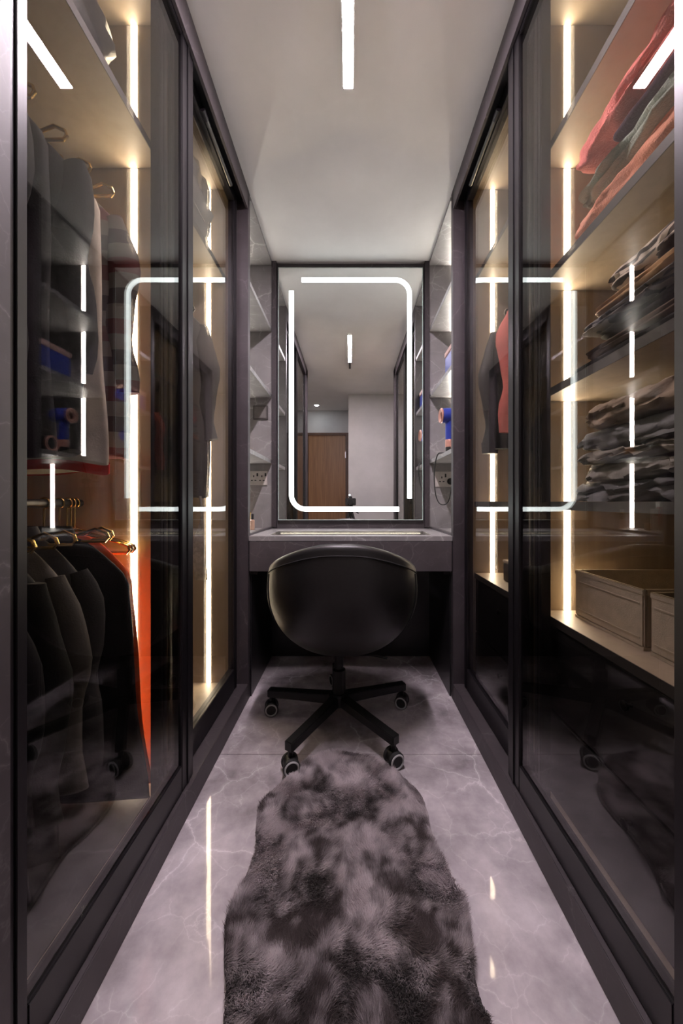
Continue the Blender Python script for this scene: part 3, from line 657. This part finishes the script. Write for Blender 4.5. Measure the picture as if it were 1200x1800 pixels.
folded('folded_towel', 'coral red towel on top of the towel pile', 'towel', 0.593, 0.958, 0.470, 0.922, 1.7985, 1.8900, towel_c, 2, 3, 0.012, 'towels on the shelf')
navyt = cloth('plum_towel', (0.06, 0.025, 0.05), 0.95, 0.6)
folded('folded_towel', 'thin dark plum towel folded between the coral and sage towels', 'towel', 0.600, 0.95, 0.48, 0.80, 1.7680, 1.7980, navyt, 1, 8, 0.004, 'towels on the shelf')
zeb = striped('brown_striped_knit', [(0.05, 0.038, 0.028), (0.62, 0.53, 0.42)], 0.0155, axis=2, wob=0.45)
zeb2 = striped('grey_striped_knit', [(0.04, 0.04, 0.045), (0.22, 0.20, 0.18)], 0.011, axis=2, wob=0.45)
fold_specs = [('dark grey trousers folded at the bottom of the knitwear pile', 'trousers', cloth('dark_trouser', (0.035, 0.033, 0.032)), 0.032),
              ('dark brown shirt folded above the grey trousers', 'shirt', cloth('brown_top', (0.09, 0.06, 0.04)), 0.034),
              ('charcoal jersey folded in the middle of the knitwear pile', 'jersey', cloth('jersey', (0.05, 0.048, 0.048)), 0.034),
              ('grey striped jumper folded under the tan blouse', 'jumper', zeb2, 0.036),
              ('shiny tan satin blouse folded under the striped jumper', 'blouse', plain('tan_satin', (0.42, 0.25, 0.12), 0.35, 0.2, 0.3, 25, 0.4, 60), 0.034),
              ('brown and cream striped jumper on top of the knitwear pile', 'jumper', zeb, 0.070)]
z = Z3
for i, (lab, cat, mt, th_) in enumerate(fold_specs):
    folded('folded_' + cat, lab, cat, 0.604 + 0.006 * (i % 3), 0.92, 0.48 + 0.01 * (i % 2), 0.944 - 0.022 * (i % 3) - 0.011 * i, z, z + th_ * 0.9, mt, 2, 20 + i, 0.010, 'folded knitwear on the shelf'); z += th_ * 0.9 + 0.001
den = [('dark denim jeans at the bottom of the jeans pile', (0.12, 0.12, 0.122), 0.055), ('pale grey denim jeans second from the shelf in the jeans pile', (0.25, 0.235, 0.21), 0.048),
       ('khaki grey jeans in the middle of the jeans pile', (0.22, 0.20, 0.17), 0.036), ('slate denim jeans folded under the brown trousers', (0.15, 0.152, 0.15), 0.058), ('brown faded trousers on top of the jeans pile', (0.30, 0.23, 0.165), 0.070)]
z = Z4
for i, (lab, c_, th_) in enumerate(den):
    folded('folded_jeans', lab, 'jeans', 0.597 + 0.01 * (i % 2), 0.93, 0.50 + 0.02 * (i % 2), 0.935 - 0.02 * ((i * 2) % 3), z, z + th_ * 0.9, cloth('denim_%d' % i, c_, 0.85, 0.35, 0.35), 2 + i % 2, 40 + i, 0.014, 'jeans on the shelf'); z += th_ * 0.9 + 0.001
patt = striped('black_white_print', [(0.03, 0.03, 0.03), (0.4, 0.38, 0.35), (0.05, 0.05, 0.05)], 0.02, axis=2, wob=0.45)
folded('folded_scarf', 'black and white printed scarf rolled between the jeans and the lit panel', 'scarf', 0.67, 0.81, 0.944, 0.994, 0.9505, 1.085, patt, 1, 51, 0.006)
# storage bins
beige = plain('beige_canvas', (0.50, 0.42, 0.32), 0.85, 0, 0.1, 40, 0.3, 400)
def bin_(label, y0, y1):
    x0, x1, z0, h, t_ = 0.657, 1.01, Z5 + 0.0005, 0.136, 0.007
    b_ = empty('storage_bin', ((x0 + x1) / 2, (y0 + y1) / 2, z0), label, 'storage bin', 'canvas bins on the counter')
    wl = MB(); wl.box(x0, x1, y0, y1, z0, z0 + t_); obj('base', wl, beige, b_)
    for nm, a in (('front_panel', (x0, x0 + t_, y0, y1)), ('back_panel', (x1 - t_, x1, y0, y1)), ('side_panel', (x0 + t_, x1 - t_, y0, y0 + t_)), ('side_panel', (x0 + t_, x1 - t_, y1 - t_, y1))):
        pnl = bx(nm, *a, z0 + t_, z0 + h, beige, b_, bevel=0.003)
        bx('binding', a[0] - 0.001, a[1] + 0.001, a[2] - 0.001, a[3] + 0.001, z0 + h - 0.012, z0 + h + 0.002, beige, pnl, bevel=0.002)
    for zz in (0.025, 0.104): obj('seam', MB().box(x0 - 0.0012, x0, y0 + 0.01, y1 - 0.01, z0 + zz, z0 + zz + 0.003), beige, b_)
    return b_
bin_('beige canvas storage bin standing against the lit panel', 0.779, 1.016)
bin_('beige canvas storage bin standing beside the bin at the lit panel', 0.510, 0.761)
# dark wallet edge in the near bin
folded('folded_shirt', 'dark brown shirt lying in the storage bin', 'shirt', 0.70, 0.93, 0.54, 0.73, 0.623, 0.735, cloth('brown_cloth', (0.05, 0.03, 0.02)), 1, 71, 0.01)
# tissue box on the far counter
tx, ty, tz = 0.705, 1.375, Z5 + 0.0005
tb = empty('tissue_box', (tx, ty, tz), 'dark tissue box with a white tissue on the counter by the drawers', 'tissue box')
bx('box', tx - 0.055, tx + 0.055, ty - 0.105, ty + 0.105, tz, tz + 0.078, plain('dark_box', (0.05, 0.042, 0.035), 0.5), tb, bevel=0.004)
bx('lid', tx - 0.057, tx + 0.057, ty - 0.107, ty + 0.107, tz + 0.078, tz + 0.089, beige, tb, bevel=0.002)
ts = MB(); rr = []
for i in range(8):
    u = i / 7; r = 0.05 * (1 - u) ** 0.6 + 0.004
    rr.append([(tx + r * 0.5 * math.cos(a) * (1 + 0.3 * math.sin(3 * a)), ty + r * math.sin(a) * (1 + 0.25 * math.sin(4 * a + 1)), tz + 0.089 + 0.045 * u) for a in np.linspace(0, 2 * math.pi, 25)[:-1]])
obj('tissue', ts.rings(rr), 'white', tb, smooth=True)
# bags on the top shelves
def soft_bag(name, label, cat, c, r, mat, seed, group=None, e=0.7):
    rs = []; 
    for j in range(20):
        u = j / 19; a = -math.pi / 2 + math.pi * u; ring = []
        for k in range(40):
            b_ = 2 * math.pi * k / 40
            q = Vector((math.cos(a) ** e * math.copysign(abs(math.cos(b_)) ** e, math.cos(b_)) if math.cos(a) > 0 else 0, (max(0, math.cos(a)) ** e) * math.copysign(abs(math.sin(b_)) ** e, math.sin(b_)), math.copysign(abs(math.sin(a)) ** e, math.sin(a))))
            d = 1 + 0.16 * noise.fractal(q * 2.1 + Vector((seed, 0, 0)), 0.8, 2.0, 3)
            ring.append((c[0] + q.x * r[0] * d, c[1] + q.y * r[1] * d, max(c[2], c[2] + r[2] + q.z * r[2] * d)))
        rs.append(ring)
    return obj(name, MB().rings(rs), mat, None, smooth=True, angle=75, label=label, cat=cat, group=group)
film = plain('grey_film', (0.17, 0.165, 0.155), 0.22, 0, 0.3, 20, 0.6, 30)
bagb = soft_bag('duffel_bag', 'black soft duffel bag on the top shelf above the hanging clothes', 'bag', (-0.80, 0.75, Z1 + 0.001), (0.185, 0.245, 0.14), plain('black_nylon', (0.022, 0.022, 0.026), 0.35, 0, 0.3, 20, 0.3, 60), 2.2)
obj('handle', MB().tube([(-0.80, 0.63 + 0.24 * u, Z1 + 0.265 + 0.04 * math.sin(math.pi * u)) for u in np.linspace(0, 1, 14)], 0.010, 8), 'dark', bagb, smooth=True)
gb = soft_bag('garment_bag', 'grey film-wrapped bundle on the top shelf beside the vanity', 'bag', (-0.80, 1.40, Z1 + 0.001), (0.198, 0.212, 0.186), film, 5.2)
bx('zip', -0.603, -0.600, 1.34, 1.43, 2.10, 2.104, 'steel', gb)

# ------------------------------------------------------------------ things in the niches
def plate(name, label, cat, x0, x1, z0, z1, kind):
    t = empty(name, ((x0 + x1) / 2, YB - 0.018, z0), label, cat); y1 = YB - 0.013
    if kind == 'switch':
        bx('plate', x0, x1, y1 - 0.008, y1, z0, z1, plain('bronze_plate', (0.11, 0.10, 0.095), 0.4, 0.3), t, bevel=0.002)
        bx('rocker', x0 + 0.008, x1 - 0.008, y1 - 0.012, y1 - 0.008, z0 + 0.008, z1 - 0.008, plain('bronze_rocker', (0.20, 0.185, 0.175), 0.4, 0.3), t, bevel=0.002)
    else:
        sn = plain('satin_nickel', (0.50, 0.465, 0.435), 0.4, 0.2)
        bx('plate', x0, x1, y1 - 0.008, y1, z0, z1, sn, t, bevel=0.002)
        w_ = x1 - x0; h_ = z1 - z0
        for fx in (0.30, 0.72):
            cxx = x0 + w_ * fx
            for ddx, ddz, sx, sz in ((0, 0.016, 0.0035, 0.006), (-0.011, -0.010, 0.006, 0.0028), (0.011, -0.010, 0.006, 0.0028)):
                bx('pin_hole', cxx + ddx - sx, cxx + ddx + sx, y1 - 0.0086, y1 - 0.0079, z0 + h_ * .45 + ddz - sz, z0 + h_ * .45 + ddz + sz, 'dark', t)
            bx('rocker', cxx + 0.018, cxx + 0.028, y1 - 0.011, y1 - 0.008, z0 + h_ * .62, z0 + h_ * .85, 'dark', t, bevel=0.001)
    return t
sw0, sw1 = P(445, 738, YB - 0.015), P(471, 713, YB - 0.015)
plate('wall_switch', 'square bronze wall switch on the grey stone', 'switch', sw0.x, sw1.x, sw0.z, sw1.z, 'switch')
s0, s1 = P(436, 853, YB - 0.015), P(470, 828, YB - 0.015)
plate('power_socket', 'double power socket on the stone above the small bottles', 'socket', s0.x, s1.x, s0.z, s1.z, 'socket')
s0, s1 = P(763, 856, YB - 0.015), P(800, 829, YB - 0.015)
plate('power_socket', 'double power socket with a black plug below the hair dryer', 'socket', s0.x, s1.x + 0.02, s0.z, s1.z, 'socket')
blue = plain('cobalt_blue', (0.025, 0.045, 0.30), 0.35); pink = plain('rose_copper', (0.62, 0.32, 0.25), 0.35, 0.3); blush = plain('blush_lid', (0.55, 0.36, 0.32), 0.6)
bb = empty('gift_box', (0.62, 1.81, 1.622), 'blue box with a blush lid on the middle stone shelf', 'box')
bx('box', 0.520, 0.72, 1.712, 1.911, 1.6225, 1.738, blue, bb, bevel=0.004); bx('lid', 0.517, 0.723, 1.709, 1.914, 1.738, 1.768, blush, bb, bevel=0.004)
# hair dryer standing on its handle
hd = empty('hair_dryer', (0.535, 1.880, 1.2115), 'cobalt blue hair dryer with copper rings on the stone shelf', 'hair dryer')
hx, hy = 0.535, 1.880
obj('foot', MB().lathe([(0.017, 1.2115), (0.02, 1.2160), (0.02, 1.2460)], (hx, hy, 0), n=20), 'rubber', hd, smooth=True)
obj('collar', MB().lathe([(0.0215, 1.2460), (0.0225, 1.2510), (0.0225, 1.2810), (0.021, 1.2860)], (hx, hy, 0), n=20), pink, hd, smooth=True)
obj('handle', MB().lathe([(0.021, 1.2860), (0.0215, 1.3310), (0.022, 1.3710), (0.03, 1.3960)], (hx, hy, 0), n=20), blue, hd, smooth=True)
hdh = obj('barrel', MB().lathe([(0.034, 0.05), (0.040, 0.03), (0.041, -0.02), (0.038, -0.045)], (hx + 0.005, hy, 1.4160), 'x', 26), blue, hd, smooth=True)
obj('nozzle_ring', MB().lathe([(0.039, -0.045), (0.041, -0.05), (0.036, -0.056), (0.02, -0.05), (0.018, -0.03)], (hx + 0.005, hy, 1.4160), 'x', 26), pink, hdh, smooth=True)
hr = empty('hair_styler_drum', (0.60, 1.81, 1.2115), 'black drum dryer attachment with pink rims beside the blue hair dryer', 'attachment')
obj('drum', MB().lathe([(0.036, -0.06), (0.042, -0.04), (0.042, 0.06), (0.036, 0.075)], (0.600, 1.81, 1.2545), 'x', 26), 'dark', hr, smooth=True)
for q in (-0.062, 0.07): obj('rim', MB().tube([(0.600 + q, 1.81 + 0.036 * math.cos(a), 1.2545 + 0.036 * math.sin(a)) for a in np.linspace(0, 2 * math.pi, 25)], 0.006, 8), pink, hr, smooth=True)
pl = P(792, 846, YB - 0.03)
cord = [(hx, hy - 0.005, 1.218), (hx - 0.035, hy, 1.215), (0.477, hy + 0.03, 1.205), (0.470, hy + 0.07, 1.11), (0.493, hy + 0.13, 0.99), (0.543, hy + 0.21, 0.935), (0.597, 2.12, 0.95), (pl.x, 2.135, pl.z - 0.03), (pl.x, 2.142, pl.z)]
cp = []
for i in range(len(cord) - 1):
    p0, p1, p2, p3 = (Vector(cord[max(0, min(len(cord) - 1, i + k))]) for k in (-1, 0, 1, 2))
    for u in np.linspace(0, 1, 8, endpoint=False): cp.append(0.5 * ((2 * p1) + (p2 - p0) * u + (2 * p0 - 5 * p1 + 4 * p2 - p3) * u * u + (3 * p1 - p0 - 3 * p2 + p3) * u ** 3))
cd = obj('power_cord', MB().tube(cp, 0.0035, 6), 'rubber', hd, label='black cord running down to the socket', smooth=True)
obj('plug', MB().tube([(pl.x, YB - 0.0225, pl.z), (pl.x, YB - 0.05, pl.z)], [0.021, 0.017], 14), 'rubber', cd, smooth=True)
# bottles: a lathed bottle with cap
def bottle(name, label, cat, x, y, z, prof, cap, mat, capmat, group=None, n=18):
    o = empty(name, (x, y, z), label, cat, group)
    obj('body', MB().lathe(prof, (x, y, z), n=n), mat, o, smooth=True)
    obj('cap', MB().lathe(cap, (x, y, z), n=n), capmat, o, smooth=True); return o
amber = plain('amber_liquid', (0.45, 0.22, 0.09), 0.2); nude = plain('nude_makeup', (0.55, 0.36, 0.25), 0.3); clearg = M['clear']
zd = DZ + 0.0005
gdx, gdy = -0.872, 1.988
bottle('foundation_bottle', 'small nude foundation bottle with black cap on the desk ledge', 'bottle', -0.578, 2.042, zd, [(0.012, 0), (0.0135, 0.003), (0.0135, 0.055), (0.008, 0.06)], [(0.0085, 0.06), (0.0085, 0.092), (0.007, 0.094)], nude, 'dark')
bottle('serum_bottle', 'slim gold-capped serum bottle beside the nude foundation', 'bottle', -0.604, 2.078, zd, [(0.011, 0), (0.012, 0.003), (0.012, 0.05), (0.007, 0.056)], [(0.008, 0.056), (0.009, 0.058), (0.009, 0.10), (0.006, 0.102)], amber, 'gold')
bottle('lotion_bottle', 'clear lotion bottle with white cap behind the serum bottle', 'bottle', -0.633, 2.110, zd, [(0.016, 0), (0.017, 0.003), (0.017, 0.08), (0.009, 0.088)], [(0.010, 0.088), (0.010, 0.118), (0.008, 0.12)], plain('frosted', (0.5, 0.46, 0.42), 0.2), 'white')
bottle('oil_bottle', 'tiny amber oil bottle beside the white tube', 'bottle', -0.682, 1.988, zd, [(0.013, 0), (0.014, 0.003), (0.014, 0.04), (0.007, 0.046)], [(0.007, 0.046), (0.007, 0.07), (0.005, 0.072)], amber, 'gold')
def tube_(name, label, x, y, z, h, mat, capmat, wd=0.022):
    o = empty(name, (x, y, z), label, 'tube')
    rs = [[(x + w_ * math.cos(q), y + d * math.sin(q), z + zz) for q in np.linspace(0, 2 * math.pi, 21)[:-1]] for w_, d, zz in ((0.017, 0.017, 0.022), (0.018, 0.017, 0.03), (wd, 0.01, h * 0.6), (wd * 1.1, 0.002, h))]
    obj('body', MB().rings(rs), mat, o, smooth=True)
    obj('cap', MB().lathe([(0.015, 0), (0.016, 0.002), (0.016, 0.021), (0.014, 0.022)], (x, y, z)), capmat, o, smooth=True)
    return o
wt = tube_('hand_cream_tube', 'white hand cream tube standing on its cap', -0.723, 1.988, zd, 0.125, 'white', 'white')
bx('print', -0.733, -0.713, 1.9745, 1.9755, zd + 0.085, zd + 0.096, navy, wt)
tube_('face_wash_tube', 'red face wash tube standing beside the white tube', -0.773, 2.006, zd, 0.135, plain('red_tube', (0.50, 0.03, 0.03), 0.35), 'white', 0.02)
bottle('mist_bottle', 'tall slim silver mist bottle behind the red tube', 'bottle', -0.804, 2.051, zd, [(0.012, 0), (0.013, 0.003), (0.013, 0.125)], [(0.0135, 0.126), (0.0135, 0.165), (0.011, 0.168)], plain('silver_can', (0.5, 0.5, 0.5), 0.3, 0.6), 'white')
gd = empty('glass_dome', (gdx, gdy, zd), 'clear glass dome with a wire handle on the desk ledge', 'dome')
obj('base', MB().lathe([(0.048, 0), (0.05, 0.003), (0.05, 0.018), (0.046, 0.02)], (gdx, gdy, zd), n=28), plain('crystal_base', (0.32, 0.27, 0.23), 0.15), gd, smooth=True)
obj('cover', MB().lathe([(0.044, 0.02), (0.046, 0.05), (0.044, 0.10), (0.034, 0.128), (0.012, 0.14)], (gdx, gdy, zd), n=28), 'clear', gd, smooth=True)
obj('handle', MB().tube([(gdx + 0.05 * math.cos(q), gdy, zd + 0.115 + 0.06 * math.sin(q)) for q in np.linspace(0, math.pi, 16)], 0.004, 8), 'steel', gd, smooth=True)
obj('brushes', MB().tube([(gdx - 0.01, gdy, zd + 0.02), (gdx - 0.013, gdy, zd + 0.11)], 0.008, 8).tube([(gdx + 0.015, gdy + 0.005, zd + 0.02), (gdx + 0.02, gdy + 0.005, zd + 0.09)], 0.007, 8), 'steel', gd, smooth=True)
zp = NZ[2] + 0.0225
specs = [(-0.633, 2.060, 0.026, 0.060, amber, 'steel', 'squat amber perfume bottle with silver cap on the stone shelf'), (-0.691, 2.024, 0.022, 0.075, M['clear'], 'steel', 'clear round perfume bottle between the amber and black ones'),
         (-0.750, 2.006, 0.028, 0.085, plain('smoke_glass', (0.10, 0.10, 0.10), 0.15), 'steel', 'smoky grey perfume bottle with tall silver cap'), (-0.813, 1.988, 0.030, 0.07, 'dark', 'dark', 'black perfume bottle on the stone shelf'),
         (-0.872, 1.988, 0.024, 0.09, plain('rose_glass', (0.45, 0.30, 0.25), 0.2), 'gold', 'rose perfume bottle with brass cap on the stone shelf')]
for x, y, r, h, mt, cm, lab in specs:
    bottle('perfume_bottle', lab, 'perfume', x, y, zp, [(r * .94, 0), (r, 0.004), (r, h * .85), (r * .7, h), (r * .3, h + 0.004)], [(r * .32, h + 0.004), (r * .36, h + 0.006), (r * .36, h + 0.035), (r * .3, h + 0.037)], mt, cm, 'perfume bottles on the stone shelf')

# ------------------------------------------------------------------ the photographer's camera seen in the mirror
pc = empty('photo_camera', (0.0, -0.07, 0.90), 'black photo camera mounted on the tripod facing the mirror', 'camera')
bx('camera_body', -0.068, 0.068, -0.118, -0.062, 0.905, 0.995, 'rubber', pc, bevel=0.006)
obj('lens', MB().tube([(0, -0.062, 0.95), (0, -0.012, 0.95)], [0.036, 0.034], 24), 'dark', pc, smooth=True)
bx('viewfinder', -0.022, 0.022, -0.112, -0.07, 0.995, 1.018, 'rubber', pc, bevel=0.005)
obj('status_lamp', MB().lathe([(0.012, -0.062), (0.012, -0.058)], (-0.012, 0, 1.035), 'y', 16), emit('small_lamp', (0.9, 0.95, 1), 3.0), pc)
bx('lamp_holder', -0.026, 0.002, -0.072, -0.062, 1.018, 1.049, 'rubber', pc, bevel=0.002)
tpd = empty('tripod', (0, -0.09, 0), 'black three-legged tripod carrying the photo camera', 'tripod')
obj('head', MB().lathe([(0.03, 0.80), (0.034, 0.81), (0.034, 0.85), (0.022, 0.87), (0.022, 0.885), (0.03, 0.89), (0.03, 0.904)], (0, -0.09, 0), n=18), 'rubber', tpd, smooth=True)
obj('pan_handle', MB().tube([(0.02, -0.1, 0.86), (0.10, -0.16, 0.80)], 0.008, 8), 'rubber', tpd, smooth=True)
obj('centre_column', MB().tube([(0, -0.09, 0.55), (0, -0.09, 0.81)], 0.013, 10), 'rubber', tpd, smooth=True)
for a in (90, 210, 330):
    c, s_ = math.cos(math.radians(a - 180)), math.sin(math.radians(a - 180))
    obj('leg', MB().tube([(0.025 * c, -0.09 + 0.025 * s_, 0.80), (0.15 * c, -0.09 + 0.15 * s_, 0.42), (0.29 * c, -0.09 + 0.29 * s_, 0.006)], [0.016, 0.014, 0.010], 10), 'rubber', tpd, smooth=True)
